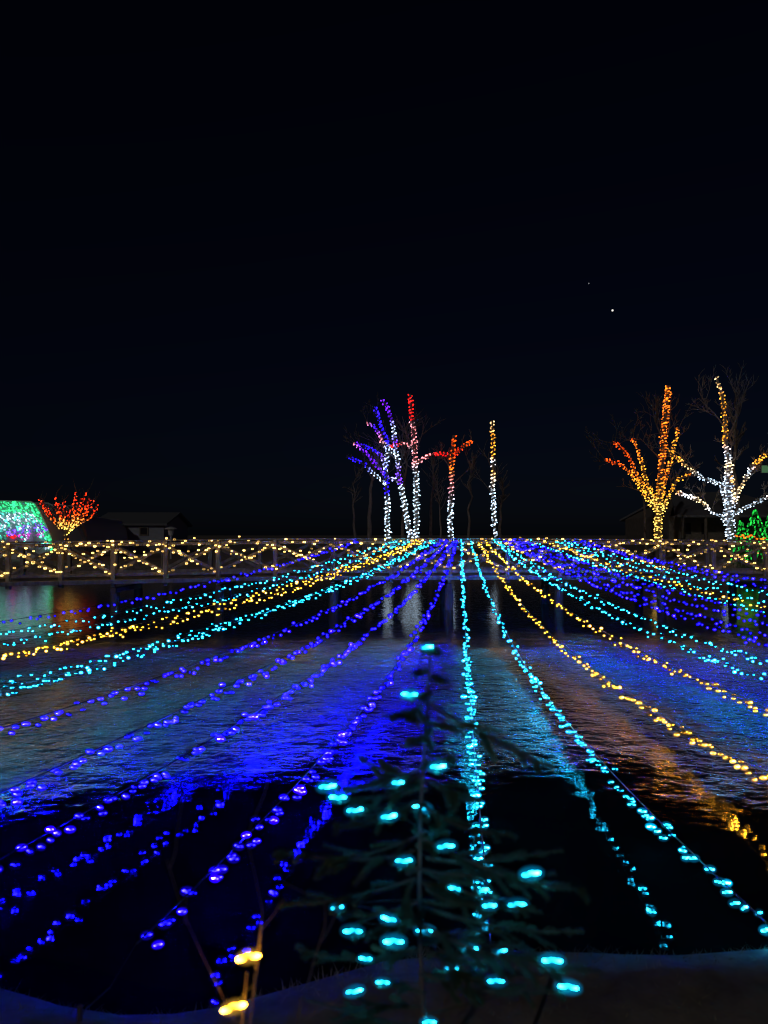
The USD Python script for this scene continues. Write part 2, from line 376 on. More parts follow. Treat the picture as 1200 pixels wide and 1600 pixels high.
for colour, xf, th, zn, sag, L, label in STRINGS:
    Yf = walk_Y(xf) - .1
    X0 = (xf - 600) * Yf / FPX
    z0 = EYE + (HORIZON - 844) * Yf / FPX
    tt = np.linspace(0, 1, 60)
    def P(t):
        t = np.asarray(t, float)
        return np.stack([X0 + t * L * math.sin(th), Yf - t * L * math.cos(th), z0 + (zn - z0) * t - 4 * sag * t * (1 - t)], -1)
    c = P(tt)
    t = thing('pond_light_string', label, 'string lights', (X0, Yf, z0), 'light strings fanned out over the pond')
    obj('cable', tube(c + np.c_[0 * tt, 0 * tt, .02 + 0 * tt], .005, 4), WIRE, t)
    q = P(1.0) + (P(1.0) - P(.96)) * np.array([.55, .55, 0]); q[2] = float(ground_z(q[0], q[1])) + .02
    obj('anchor_cord', tube([c[-1] + [0, 0, .02], (c[-1] + q) / 2 - [0, 0, .03], q], .003, 4), WIRE, t)
    obj('anchor_peg', tube([q - [0, 0, .12], q + [0, 0, .03]], [.006, .01], 6), PILE, t)
    s = 0.06
    while s < L - .05:
        p = P(s / L) + [rnd.gauss(0, .022), rnd.gauss(0, .02), rnd.gauss(-.02, .026)]
        p[2] = max(p[2], .06)
        d = p[1]
        g = rnd.choice([.1, .25, .45, .6, .8, .8, 1, 1.3, 2, 2, 6])
        near = d < 8.5
        add_bulb(t, p, colour, RAD[colour] * (.0235 + .0010 * max(0, d - 4)) * rnd.uniform(.8, 1.15), near, g, 1.45 if near else 1.2, .34 if near else .36 if colour == 'blue' else .44, 2.4 if near else 1.3)
        s += rnd.choice([.04, .06, .075, .09, .12]) if s > 10 else rnd.choice([.09, .11, .13, .15])

# warm lights wound on the near railing
def warm_string(label, pts):
    t = thing('railing_light_string', label, 'string lights', pts[0], 'warm white lights wound on the boardwalk railing')
    obj('cable', tube(np.array(pts), .006, 3), WIRE, t)
    for p in pts:
        if rnd.random() < .87:
            add_bulb(t, p, 'warm', .047 * rnd.uniform(.7, 1.2), False, rnd.choice([.15, .4, .8, 1, 1.6]), 1.1, .6, 1.4)
def rail_run(i0, i1):
    pts = []
    for i in range(i0, i1):
        a, b = RT[i], RT[i + 1]
        for k in range(17):
            u = (k + rnd.uniform(.1, .9)) / 17
            p = a + (b - a) * u
            pts.append(p + [0, -.11, [-.02, -.3, -.12][k % 3] + rnd.gauss(0, .04)])
    return pts
def brace_run(i0, i1):
    pts = []
    for i in range(i0, i1):
        a, b, c, d = RT[i], DK[i + 1], DK[i], RT[i + 1]
        for k in range(14):
            u = (k + rnd.uniform(.2, .8)) / 14
            pts.append(a + (b - a) * u + [0, -.1, -.16 * (1 - u) + .16 * u + rnd.gauss(0, .05)])
        for k in range(9):
            u = (k + rnd.uniform(.2, .8)) / 9
            pts.append(d + (c - d) * u + [0, -.1, -.14 * (1 - u) + .18 * u + rnd.gauss(0, .05)])
    return pts
M = 9
warm_string('warm white lights along the handrail, left half of the boardwalk', rail_run(1, M))
warm_string('warm white lights along the handrail, right half of the boardwalk', rail_run(M, len(POSTX) - 2))
warm_string('warm white lights on the cross braces, left half of the boardwalk', brace_run(1, M))
warm_string('warm white lights on the cross braces, right half of the boardwalk', brace_run(M, len(POSTX) - 2))

# ------------------------------------------------------------------ lit trees on the far bank
OCT = trimesh.creation.icosphere(0, 1.0)
def mini_lights(t, name, pts, dirs, cols, size, long=1.7, label=None):
    pts, dirs, cols = np.asarray(pts), np.asarray(dirs), np.asarray(cols)
    V = np.array(OCT.vertices); F = np.array(OCT.faces)
    vs, fs, cs = [], [], []
    for k, (p, d, c) in enumerate(zip(pts, dirs, cols)):
        d = d / max(np.linalg.norm(d), 1e-9)
        s = np.cross(d, [0.1, 1, 0.2]); s /= np.linalg.norm(s); u = np.cross(s, d)
        r = size * rnd.uniform(.75, 1.2)
        vs.append(p + (V[:, :1] * d * long + V[:, 1:2] * s + V[:, 2:] * u) * r); fs.append(F + 12 * k)
        cs.append(np.tile(c * rnd.choice([.2, .45, .8, 1, 1.5]), (12, 1)))
    m = obj(name, (np.vstack(vs), np.vstack(fs)), MINI, t, kind='stuff', label=label)
    primvar(m, 'glow', np.vstack(cs), color=True)
    return m

C = dict(white=(2.0, 2.6, 3.3), blue=(.07, .02, 4.0), violet=(.42, .03, 3.2), red=(3.2, .035, .03), pink=(3.2, .9, 1.0), gold=(2.8, 1.05, .07), orange=(2.6, .2, .012),
         pale=(3.2, 2.2, 1.0), green=(.05, 2.2, .2), teal=(.16, 2.4, 1.1), aqua=(.3, 2.3, 1.9), magenta=(2.0, .12, 1.8), lilac=(.7, .25, 3.2), yellow=(3.0, 1.8, .3), amber=(2.8, .52, .03), deepred=(2.6, .08, .015))

def limb_path(pts, Y, dY):
    """pts: (x, y, width, colour); the limb leans dY metres away along its length."""
    n = len(pts)
    P = np.array([px(p[0], p[1], Y + dY * i / max(1, n - 1)) for i, p in enumerate(pts)])
    W = np.array([p[2] for p in pts]) * Y / FPX / 2 * .78
    K = np.array([C[p[3]] for p in pts])
    return P, W, K

def twigs(P, R, out, depth, rr, bias=np.array([0, 0, .35]), count=3, shrink=.62, minr=.008):
    """Recursive bare branches growing from the path P; appends tubes to out."""
    L = np.linalg.norm(np.diff(P, axis=0), axis=1).sum()
    for k in range(count):
        u = rr.uniform(.3, 1.0)
        i = min(int(u * (len(P) - 1)), len(P) - 2)
        base = P[i] + (P[i + 1] - P[i]) * (u * (len(P) - 1) - i)
        d = P[i + 1] - P[i]; d /= max(np.linalg.norm(d), 1e-9)
        side = np.array([rr.gauss(0, 1), rr.gauss(0, 1), rr.gauss(0, .5)])
        side -= d * (side @ d); side /= max(np.linalg.norm(side), 1e-9)
        q = d * rr.uniform(.5, 1.0) + side * rr.uniform(.5, 1.0) + bias
        q /= np.linalg.norm(q)
        l = L * rr.uniform(shrink * .6, shrink * 1.1)
        r0 = max(minr, R * rr.uniform(.4, .6))
        Q = [base]
        for s in range(4):
            q = q + np.array([rr.gauss(0, .16), rr.gauss(0, .16), rr.gauss(0.05, .13)]); q /= np.linalg.norm(q)
            Q.append(Q[-1] + q * l / 4)
        Q = np.array(Q)
        out.append(tube(Q, np.linspace(r0, max(minr * .7, r0 * .35), 5), 4, False))
        if depth > 1:
            twigs(Q, r0, out, depth - 1, rr, bias, count, shrink, minr)

def lit_tree(label, Y, trunk, limbs, seed, pitch=.25, step=.1, dark=3, group='lit trees on the far bank', minr=.012, bark=BARK, lightlabel=None, tcount=4, cat='tree'):
    rr = random.Random(seed)
    P, W, K = limb_path(trunk, Y, 0)
    gz = float(ground_z(P[0][0], Y))
    base = np.array([P[0][0], Y, gz])
    t = thing('lit_tree', label, cat, base, group)
    Pt = np.vstack([[P[0][0], P[0][1], gz - .2], P]); Wt = np.r_[W[0] * 1.25, W]
    paths = [(P, W, K)]
    s, w = resample(smooth_path(Pt, 2), .25, ) [0], None
    sw = np.interp(np.linspace(0, 1, len(s)), np.linspace(0, 1, len(Wt)), Wt)
    obj('trunk', tube(s, sw * .8, 9), bark, t, smooth=40)
    tw = []
    for k, lm in enumerate(limbs):
        dY = rr.uniform(-1.6, 1.6)
        lp = limb_path(lm, Y, dY); paths.append(lp)
        sp = smooth_path(lp[0], 2)
        r = np.interp(np.linspace(0, 1, len(sp)), np.linspace(0, 1, len(lp[1])), lp[1])
        obj('limb', tube(sp, r * .75, 7), bark, t, smooth=40)
        if dark:
            twigs(sp, r.mean() * .6, tw, dark, rr, count=tcount, shrink=.42, minr=minr)
    if dark:
        twigs(s[len(s) // 3:len(s) * 3 // 4], sw.mean() * .5, tw, dark, rr, count=tcount, shrink=.6, minr=minr)
        obj('twigs', join(tw), bark, t, kind='stuff')
    pts, dirs, cols = [], [], []
    for P, W, K in paths:
        sp, kk, ww = resample(P, .02, K, W[:, None])
        ds = np.r_[0, np.cumsum(np.linalg.norm(np.diff(sp, axis=0), axis=1))]
        ph = rr.uniform(0, 6); acc = 0; last = -1
        for i in range(len(sp) - 1):
            a = ph + ds[i] / pitch * 2 * math.pi + .9 * math.sin(ds[i] * 2.3 + ph) + .5 * math.sin(ds[i] * 5.1)
            T = sp[i + 1] - sp[i]; T /= np.linalg.norm(T)
            s1 = np.cross(T, [0, 1, 0]); s1 /= max(np.linalg.norm(s1), 1e-9); s2 = np.cross(T, s1)
            n = math.cos(a) * s1 + math.sin(a) * s2
            p = sp[i] + n * ww[i, 0]
            if last is -1 or np.linalg.norm(p - last) > step * rr.uniform(.8, 1.3):
                pts.append(p + np.array([rr.gauss(0, .035) for _ in range(3)]))
                if rr.random() < .1: pts.pop(); last = p; continue
                tang = T * pitch / (2 * math.pi) + (-math.sin(a) * s1 + math.cos(a) * s2) * ww[i, 0]
                dirs.append(tang); cols.append(kk[i]); last = p
    mini_lights(t, 'wrapped_lights', pts, dirs, cols, 1.02 * Y / FPX, 2.1)
    return t

lit_tree('slim tree wrapped in blue lights with white foot, leftmost of the group', 48,
    [(606, 846, 9, 'white'), (605, 800, 9, 'white'), (605, 778, 8, 'white'), (604, 772, 8, 'blue'), (603, 735, 7, 'blue'), (605, 710, 7, 'white'), (606, 690, 6, 'blue')],
    [[(604, 758, 6, 'white'), (588, 744, 5, 'white'), (572, 728, 5, 'blue'), (558, 720, 4, 'blue'), (546, 715, 4, 'blue')],
     [(603, 735, 5, 'white'), (597, 713, 5, 'lilac'), (589, 706, 5, 'blue'), (570, 697, 4, 'blue'), (555, 692, 4, 'violet')],
     [(606, 692, 5, 'blue'), (601, 678, 5, 'blue'), (594, 664, 4, 'blue'), (590, 650, 4, 'blue'), (586, 637, 4, 'blue')]], 3)
lit_tree('leaning tree wrapped in violet and blue lights, white lower trunk, second from left', 48.6,
    [(642, 846, 9, 'white'), (634, 800, 9, 'white'), (627, 762, 9, 'white'), (625, 756, 9, 'violet'), (622, 735, 8, 'lilac'), (621, 715, 7, 'white'), (617, 690, 7, 'violet'), (615, 672, 7, 'white'), (612, 655, 6, 'violet'), (605, 637, 6, 'violet'), (597, 624, 5, 'violet')],
    [[(623, 752, 5, 'white'), (605, 746, 5, 'lilac'), (590, 730, 5, 'violet'), (575, 710, 4, 'violet'), (563, 700, 4, 'violet'), (553, 693, 4, 'pink')],
     [(620, 712, 5, 'white'), (606, 700, 5, 'white'), (596, 688, 5, 'pink'), (589, 672, 4, 'violet'), (584, 666, 4, 'blue'), (573, 661, 4, 'pink')]], 4)
lit_tree('tall straight tree wrapped in white lights with a red top', 49,
    [(650, 846, 10, 'white'), (651, 790, 11, 'white'), (650, 740, 10, 'white'), (648, 720, 10, 'pink'), (648, 700, 9, 'pink'), (646, 664, 8, 'pink'), (644, 659, 8, 'white'), (643, 657, 8, 'red'), (641, 616, 7, 'red')],
    [[(648, 706, 6, 'white'), (640, 695, 6, 'pink'), (633, 693, 5, 'pink'), (622, 696, 5, 'red'), (609, 697, 4, 'red')],
     [(653, 722, 7, 'pink'), (665, 714, 6, 'pink'), (680, 709, 5, 'red'), (692, 708, 5, 'red'), (700, 710, 5, 'red')]], 5)
lit_tree('forked tree wrapped in white lights turning orange red, cross shaped top', 48.2,
    [(706, 846, 9, 'white'), (703, 818, 9, 'white'), (704, 790, 9, 'white'), (705, 760, 8, 'pink'), (706, 735, 8, 'amber'), (707, 712, 8, 'orange'), (709, 680, 7, 'orange')],
    [[(708, 713, 6, 'deepred'), (718, 703, 6, 'deepred'), (729, 695, 6, 'orange'), (738, 689, 6, 'orange')]], 6)
lit_tree('lone pole-like tree with gold lights over white ones', 47.5,
    [(775, 838, 6, 'white'), (772, 822, 7, 'white'), (772, 798, 8, 'white'), (770, 770, 8, 'white'), (770, 742, 7, 'pale'), (771, 735, 7, 'gold'), (770, 722, 6, 'white'), (771, 715, 7, 'gold'), (770, 680, 7, 'gold'), (769, 657, 5, 'pale')], [], 7, dark=2)
lit_tree('broad tree wrapped in gold lights with six orange tipped limbs', 40,
    [(1028, 848, 13, 'yellow'), (1028, 815, 14, 'yellow'), (1029, 795, 18, 'yellow'), (1030, 775, 14, 'gold'), (1033, 740, 11, 'amber'), (1036, 700, 11, 'amber'), (1039, 650, 11, 'amber'), (1045, 603, 9, 'amber')],
    [[(1024, 796, 7, 'yellow'), (1008, 775, 6, 'gold'), (995, 755, 5, 'gold'), (983, 736, 5, 'amber'), (965, 724, 5, 'orange'), (944, 718, 5, 'orange')],
     [(1025, 785, 6, 'yellow'), (1010, 765, 6, 'gold'), (995, 742, 5, 'amber'), (983, 716, 5, 'orange'), (972, 701, 5, 'orange'), (959, 691, 5, 'orange')],
     [(1024, 780, 6, 'gold'), (1010, 755, 6, 'gold'), (1004, 728, 5, 'gold'), (998, 710, 5, 'amber'), (993, 692, 5, 'amber'), (988, 684, 5, 'orange')],
     [(1034, 780, 6, 'gold'), (1042, 740, 6, 'amber'), (1050, 715, 5, 'gold'), (1055, 690, 5, 'gold'), (1060, 668, 5, 'amber')],
     [(1036, 798, 7, 'yellow'), (1047, 770, 6, 'gold'), (1056, 753, 5, 'gold'), (1065, 746, 5, 'gold'), (1082, 741, 5, 'amber')]], 8, step=.088, pitch=.17)
lit_tree('broad bare tree wrapped in white lights with a tall gold limb', 39,
    [(1142, 850, 13, 'white'), (1140, 822, 16, 'white'), (1139, 800, 16, 'white'), (1138, 775, 17, 'white'), (1139, 750, 14, 'white'), (1139, 728, 11, 'pale'), (1137, 712, 9, 'white'), (1133, 690, 8, 'gold'), (1133, 655, 8, 'gold'), (1129, 620, 7, 'gold'), (1119, 588, 5, 'pale')],
    [[(1134, 790, 9, 'white'), (1130, 765, 8, 'white'), (1126, 757, 7, 'white'), (1112, 752, 6, 'white'), (1095, 746, 6, 'white'), (1080, 735, 5, 'pale'), (1062, 718, 5, 'gold'), (1043, 703, 5, 'gold')],
     [(1136, 820, 8, 'white'), (1127, 806, 6, 'white'), (1112, 800, 5, 'white'), (1100, 786, 5, 'pale'), (1090, 782, 5, 'pale'), (1072, 774, 5, 'white'), (1056, 768, 5, 'gold')],
     [(1145, 790, 8, 'white'), (1153, 768, 7, 'pale'), (1164, 750, 6, 'pale'), (1170, 738, 6, 'white'), (1180, 725, 6, 'gold'), (1192, 714, 5, 'gold'), (1210, 702, 5, 'gold')],
     [(1148, 802, 7, 'white'), (1160, 795, 5, 'white'), (1175, 789, 5, 'white'), (1190, 781, 5, 'white'), (1206, 774, 5, 'pale')],
     [(1146, 785, 9, 'pale'), (1145, 765, 8, 'pale'), (1142, 742, 8, 'gold')],
     [(1130, 770, 7, 'white'), (1131, 755, 7, 'white'), (1137, 747, 6, 'white')]], 9, step=.088, pitch=.17, dark=4, tcount=4, minr=.01, bark=PALEBARK)

# low flaming bush at left
bush_Y = 44
bushlimbs = []
for k, (tx, ty) in enumerate([(62, 779), (68, 786), (87, 777), (92, 786), (99, 782), (108, 797), (120, 768), (123, 785), (133, 770), (141, 779), (148, 783), (155, 789), (138, 795), (76, 800)]):
    bx_, by_ = 104 + (tx - 104) * .22, 825 + rnd.uniform(-4, 4)
    mx, my = 104 + (tx - 104) * .68, (by_ + ty) / 2 + 4
    bushlimbs.append([(bx_, by_, 5, 'yellow'), (mx, my, 4, 'orange'), ((mx + tx) / 2 + rnd.uniform(-2, 2), (my + ty) / 2, 4, 'deepred'), (tx, ty, 3, 'deepred')])
lit_tree('low spreading bush with yellow to red lights on a mulch mound', bush_Y,
    [(103, 846, 6, 'amber'), (104, 838, 7, 'yellow'), (104, 826, 10, 'yellow')], bushlimbs, 11, pitch=.3, step=.13, dark=1, minr=.01, group=None, cat='bush')

mx_, my_ = px(105, 842, bush_Y)[0], bush_Y
mv = trimesh.creation.icosphere(3, 1.0)
vv = np.array(mv.vertices); gz = float(ground_z(mx_, my_))
vv = vv * [1.9, 1.5, .62]; vv[:, 2] = np.maximum(vv[:, 2], -.1)
vv += .05 * (meshkit.fbm(vv * 3, 3, 5)[:, None] - .5) + [mx_, my_, gz]
tag(obj('mulch_mound', (vv, mv.faces), MULCH, smooth=True), 'low mound of bark mulch under the flaming red bush', 'mulch mound')

# bare unlit trees
def bare_tree(label, x, Y, ytop, w, seed, depth=3, mat=BARK, count=4):
    rr = random.Random(seed)
    b = px(x, 842, Y); gz = float(ground_z(b[0], Y)); top = px(x + rr.uniform(-8, 8), ytop, Y)
    t = thing('bare_tree', label, 'tree', (b[0], Y, gz), 'bare unlit trees on the far bank')
    n = 9; s = np.linspace(0, 1, n)[:, None]
    P = np.array([[b[0], Y, gz - .2]]) * (1 - s) + top * s + np.array([[rr.gauss(0, .12), rr.gauss(0, .12), 0] for _ in range(n)]) * s
    r = np.linspace(w / 2, w * .12, n)
    obj('trunk', tube(P, r, 8), mat, t, smooth=40)
    out = []
    for k in range(7):
        twigs(P[n // 3:], w * .3, out, depth, rr, count=1, shrink=.3, minr=.012)
        twigs(P[n // 2:], w * .25, out, depth, rr, count=count - 2, shrink=.32, minr=.012)
    obj('twigs', join(out), mat, t, kind='stuff')
bare_tree('thin bare tree behind, farthest left of the lit group', 556, 54, 740, .26, 21)
bare_tree('pale bare trunk just left of the blue tree', 575, 53, 700, .4, 22)
bare_tree('bare tree rising behind the blue and red trees', 628, 56, 680, .3, 23)
bare_tree('bare tree behind, between the red topped and the forked tree', 672, 55, 715, .3, 24)
bare_tree('thin pale trunk just left of the forked tree', 689, 52, 750, .16, 25)
bare_tree('slender bare tree between the forked tree and the gold pole', 731, 54, 720, .26, 26)
bare_tree('bare tree standing behind the gold pole-like tree', 781, 56, 750, .3, 27)
bare_tree('bare tree behind the broad gold tree at right', 1010, 47, 730, .24, 28)
bare_tree('tall bare tree standing behind the white lit tree', 1152, 42, 640, .4, 29, 4)
bare_tree('bare tree at the right edge beyond the green lights', 1215, 44, 690, .32, 30, 3)

# ------------------------------------------------------------------ buildings
# greenhouse tunnel with its end towards the viewer
GY = 45.0
gc = px(-8, 842, GY)[0]; gw = 92 * GY / FPX; gz = float(ground_z(gc, GY)) - .05
gh = px(0, 784, GY)[2] - gz
def arch():
    h = [(1, 0), (1.0, .16), (.97, .38), (.9, .55), (.82, .73), (.74, .89), (.69, .965), (.62, 1.0), (.3, 1.01)]
    h = np.array(h + [(0, 1.015)] + [(-x, y) for x, y in h[::-1]])
    return h * [gw, gh]
gh_t = thing('greenhouse', 'white film covered greenhouse tunnel draped with lights at the left edge', 'greenhouse', (gc, GY, gz))
A = arch(); n = len(A); depth = 9
v = np.vstack([np.c_[gc + A[:, 0], np.full(n, GY), gz + A[:, 1]], np.c_[gc + A[:, 0], np.full(n, GY + depth), gz + A[:, 1]]])
f = []
for i in range(n - 1):
    f += [(i, i + 1, n + i + 1), (i, n + i + 1, n + i)]
obj('film_cover', (v, np.array(f)), PLASTIC, gh_t, smooth=30)
v = np.vstack([[gc, GY, gz], np.c_[gc + A[:, 0] * .995, np.full(n, GY), gz + A[:, 1] * .995]])
obj('end_wall', (v + [0, .02, 0], np.array([(0, i + 1, i) for i in range(1, n)])), PLASTIC, gh_t)
obj('end_hoop', tube(np.c_[gc + A[:, 0], np.full(n, GY - .03), gz + A[:, 1]], .05, 6), METAL, gh_t)
for k in range(1, 5):
    obj('hoop', tube(np.c_[gc + A[:, 0] * 1.006, np.full(n, GY + depth * k / 4), gz + A[:, 1] * 1.006], .04, 5), METAL, gh_t)
for sx in (-60, -35, -10, 12, 27, 54):
    X = px(sx, 0, GY)[0]
    hh = float(np.interp(X - gc, A[::-1, 0], A[::-1, 1])) - .05
    obj('end_post', beam([X, GY - .05, gz], [X, GY - .05, gz + hh], .07, .05), METAL, gh_t)
pts, dirs, cols = [], [], []
for k in range(950):
    u, w_ = rnd.uniform(-90, 84), rnd.random()
    X = px(u, 0, GY)[0]
    lim = float(np.interp(X - gc, A[::-1, 0], A[::-1, 1]))
    if lim < .4: continue
    drop = (.52 + .16 * math.sin(u * .2)) * lim
    z = lim - .05 - w_ * drop
    fr = w_ * drop / gh
    mixc = np.array(C['green']) * .4 + np.array(C['teal']) * .6 if fr < .18 else np.array(C[rnd.choice(['teal', 'aqua', 'aqua', 'white', 'white'])])
    pts.append([X, GY - .14 - rnd.random() * .08, gz + z]); dirs.append([.7, 0, -.7 + rnd.gauss(0, .2)]); cols.append(mixc * .55)
lt = thing('greenhouse_light_curtain', 'curtain of green and turquoise lights hanging over the greenhouse end', 'string lights', (gc, GY - .15, gz + gh))
mini_lights(lt, 'hanging_lights', pts, dirs, cols, .05, 1.7)
for k, (fx, fy, cname, l) in enumerate([(18, 834, 'red', 'red cluster of flower lights low on the greenhouse, leftmost'), (38, 831, 'magenta', 'magenta cluster of flower lights low on the greenhouse, middle'), (63, 828, 'magenta', 'violet and pink cluster of lights at the greenhouse right side')]):
    c = px(fx, fy, GY - .3)
    ft = thing('flower_light_cluster', l, 'string lights', c)
    pts, dirs, cols = [], [], []
    for j in range(46):
        a, r = rnd.uniform(0, 6.28), math.sqrt(rnd.random())
        q = c + [math.cos(a) * r * (.3 + .12 * (k > 0)), rnd.uniform(-.1, .1), math.sin(a) * r * (.3 if k < 1 else .5)]
        pts.append(q); dirs.append([.7, 0, -.6]); cols.append(np.array(C[cname if q[2] < c[2] - .1 else 'lilac']) * (.45 if k else .7))
    mini_lights(ft, 'flower_lights', pts, dirs, cols, .045, 1.3)

# second small tunnel behind the bush
def small_tunnel(label, xc, half, ytop, Y, depth, mat):
    c = px(xc, 842, Y)[0]; w = half * Y / FPX; z = float(ground_z(c, Y)) - .05; h = px(0, ytop, Y)[2] - z
    t = thing('greenhouse', label, 'greenhouse', (c, Y, z))
    a = np.linspace(0, math.pi, 21); ex = .7
    A = np.stack([np.sign(np.cos(a)) * np.abs(np.cos(a)) ** ex * w, np.abs(np.sin(a)) ** ex * h], 1); n = len(A)
    v = np.vstack([np.c_[c + A[:, 0], np.full(n, Y), z + A[:, 1]], np.c_[c + A[:, 0], np.full(n, Y + depth), z + A[:, 1]]])
    obj('film_cover', (v, np.array([t3 for i in range(n - 1) for t3 in ((i, i + 1, n + i + 1), (i, n + i + 1, n + i))])), mat, t, smooth=30)
    v = np.vstack([[c, Y + .02, z], np.c_[c + A[:, 0] * .99, np.full(n, Y + .02), z + A[:, 1] * .99]])
    obj('end_wall', (v, np.array([(0, i + 1, i) for i in range(1, n)])), mat, t)
    obj('end_hoop', tube(np.c_[c + A[:, 0], np.full(n, Y - .03), z + A[:, 1]], .05, 6), METAL, t)
    obj('door', box([c, Y - .05, z + h * .36], (w * .5, .05, h * .72)), METAL, t)
small_tunnel('smaller pale greenhouse tunnel behind the flaming bush', 110, 27, 806, 50, 8, PLASTIC)

def gable(name, label, cat, x0, x1, ye, yr, Y, depth, wall, roof, win=(), posts=(), rx=None, over=.35, porch=0):
    a, b = px(x0, 0, Y)[0], px(x1, 0, Y)[0]
    ze, zr = px(0, ye, Y)[2], px(0, yr, Y)[2]
    z = float(ground_z((a + b) / 2, Y)) - .1
    t = thing(name, label, cat, ((a + b) / 2, Y, z))
    obj('wall', box([(a + b) / 2, Y + depth / 2, (z + ze) / 2], (b - a, depth, ze - z)), wall, t)
    f0 = Y - over - porch; ym = Y + depth / 2; f1 = Y + depth + over
    A0, B0 = a - over, b + over
    hip = rx if rx is not None else 0
    for (p, q, r, s, nm) in (((A0, f0, ze), (B0, f0, ze), (B0 - hip, ym, zr), (A0 + hip, ym, zr), 'roof'), ((B0, f1, ze), (A0, f1, ze), (A0 + hip, ym, zr), (B0 - hip, ym, zr), 'roof')):
        V = np.array([p, q, r, s], float); V2 = V - [0, 0, .16]
        F = np.array([(0, 1, 2), (0, 2, 3), (4, 6, 5), (4, 7, 6), (0, 4, 5), (0, 5, 1), (1, 5, 6), (1, 6, 2), (2, 6, 7), (2, 7, 3), (3, 7, 4), (3, 4, 0)])
        obj(nm, (np.vstack([V, V2]), F), roof, t)
    for X, yb, s in ((A0, 0, 1), (B0, 0, -1)):
        xx = a if s > 0 else b
        V = np.array([(xx, Y + .01, ze), (xx, Y + depth - .01, ze), (xx + s * hip, ym, zr - .17)]); V = np.vstack([V, V + [s * .1, 0, 0]])
        obj('gable_end', (V, np.array([(0, 1, 2), (3, 5, 4), (0, 3, 4), (0, 4, 1), (1, 4, 5), (1, 5, 2), (2, 5, 3), (2, 3, 0)])), wall, t)
    for (wx_, wy_, ww_, wh_) in win:
        c = px(wx_, wy_, Y); s = Y / FPX
        fr = obj('window', join([box(c + [dx * ww_ * s / 2, -.03, 0], (.09, .08, wh_ * s + .09)) for dx in (-1, 1)] + [box(c + [0, -.03, dz * wh_ * s / 2], (ww_ * s - .1, .08, .09)) for dz in (-1, 1)]), DARKWOOD, t)
        obj('pane', box(c + [0, -.015, 0], (ww_ * s - .09, .02, wh_ * s - .09)), GLASS, fr)
    for X in posts:
        xx = px(X, 0, Y)[0]
        obj('porch_post', beam([xx, f0 + .2, z], [xx, f0 + .2, ze - .16], .16, .16), wall, t)
    return t
gable('shed', 'dim bluish grey shed with low roof behind the left railing', 'shed', 150, 256, 818, 798, 58, 7, SIDING, ROOFING, win=[(185, 830, 12, 12), (225, 830, 12, 12)])
gable('lodge', 'dark lodge with a porch roof behind the white lit tree', 'house', 1045, 1240, 806, 762, 50, 9, DARKWOOD, ROOFING, win=[(1075, 826, 11, 20), (1100, 826, 11, 20), (1170, 826, 12, 20)], posts=(1050, 1085, 1125, 1165, 1205), rx=2.2, porch=1.6)

# lamp on a short post by the shed
lp = px(267, 842, 46); gz = float(ground_z(lp[0], 46)); hz = px(0, 824, 46)[2]
lt = thing('garden_lamp', 'small unlit garden lamp post with a flat cap by the shed', 'lamp', (lp[0], 46, gz))
obj('pole', tube([[lp[0], 46, gz - .1], [lp[0], 46, hz - .5]], .06, 8), METAL, lt)
obj('lamp_glass', tube([[lp[0], 46, hz - .5], [lp[0], 46, hz - .12]], [.13, .2], 10), LAMPGLASS, lt)
obj('cap', tube([[lp[0], 46, hz - .12], [lp[0], 46, hz - .06], [lp[0], 46, hz + .04]], [.38, .38, .06], 12), METAL, lt)

# green lit shrubs and the orange edging at right
def green_shrub(label, xc, yt, half, Y, seed, n=130):
    rr = random.Random(seed)
    c = px(xc, 842, Y); gz = float(ground_z(c[0], Y)); top = px(xc, yt, Y)[2]; R = half * Y / FPX
    t = thing('green_lit_shrub', label, 'shrub', (c[0], Y, gz), 'shrubs with green lights at right')
    obj('stem', tube([[c[0], Y, gz - .1], [c[0] + .05, Y, top - .1]], [.06, .015], 6), BARK, t)
    vs, fs = [], []
    for k in range(1400):
        u = rr.random() ** .7; a = rr.uniform(0, 6.28); rad = R * (1 - u) * rr.uniform(.4, 1) + .05
        p = np.array([c[0] + math.cos(a) * rad, Y + math.sin(a) * rad, gz + .1 + (top - gz) * u * .97])
        d = np.array([math.cos(a), math.sin(a), rr.uniform(-.6, .4)]) * .12; s = np.array([-math.sin(a), math.cos(a), rr.uniform(-.3, .3)]) * .045
        vs.append([p - s, p + s, p + d]); fs.append([(3 * k, 3 * k + 1, 3 * k + 2)])
    obj('foliage', (np.vstack(vs), np.vstack(fs)), LEAF, t, kind='stuff')
    pts, dirs, cols = [], [], []
    for k in range(7):
        a = k / 7 * 6.28 + .3
        for j in range(n // 7):
            u = (j + rr.random()) / (n // 7)
            rad = R * (1 - u) * 1.02 + .06
            pts.append([c[0] + math.cos(a + u * 1.6 + .35 * math.sin(9 * u + k)) * rad, Y + math.sin(a + u * 1.6 + .35 * math.sin(9 * u + k)) * rad, gz + .12 + (top - gz) * u]); dirs.append([math.cos(a + u) * .5, 0, -.9]); cols.append(np.array(C['green']) * .4)
    mini_lights(t, 'green_lights', pts, dirs, cols, .042, 1.8)
green_shrub('tall cone shaped shrub with green lights at the right edge', 1180, 801, 28, 38.6, 41)
green_shrub('small shrub with green lights at the foot of the white tree', 1158, 818, 13, 38.2, 42, 80)
green_shrub('green lit shrub cut by the right edge of the picture', 1205, 800, 20, 39.5, 43)
pts = [px(1148 + k * 2.2 + rnd.uniform(-.8, .8), 836 + 7 * (k / 24) + rnd.gauss(0, 1.6), 37.8) for k in range(24) if k % 5 != 3]
et = thing('edging_light_string', 'short string of orange lights along the ground before the green shrubs', 'string lights', pts[0])
mini_lights(et, 'orange_lights', pts, [[1, 0, -.5]] * len(pts), [np.array(C['amber']) * 0.5] * len(pts), .045, 1.5)
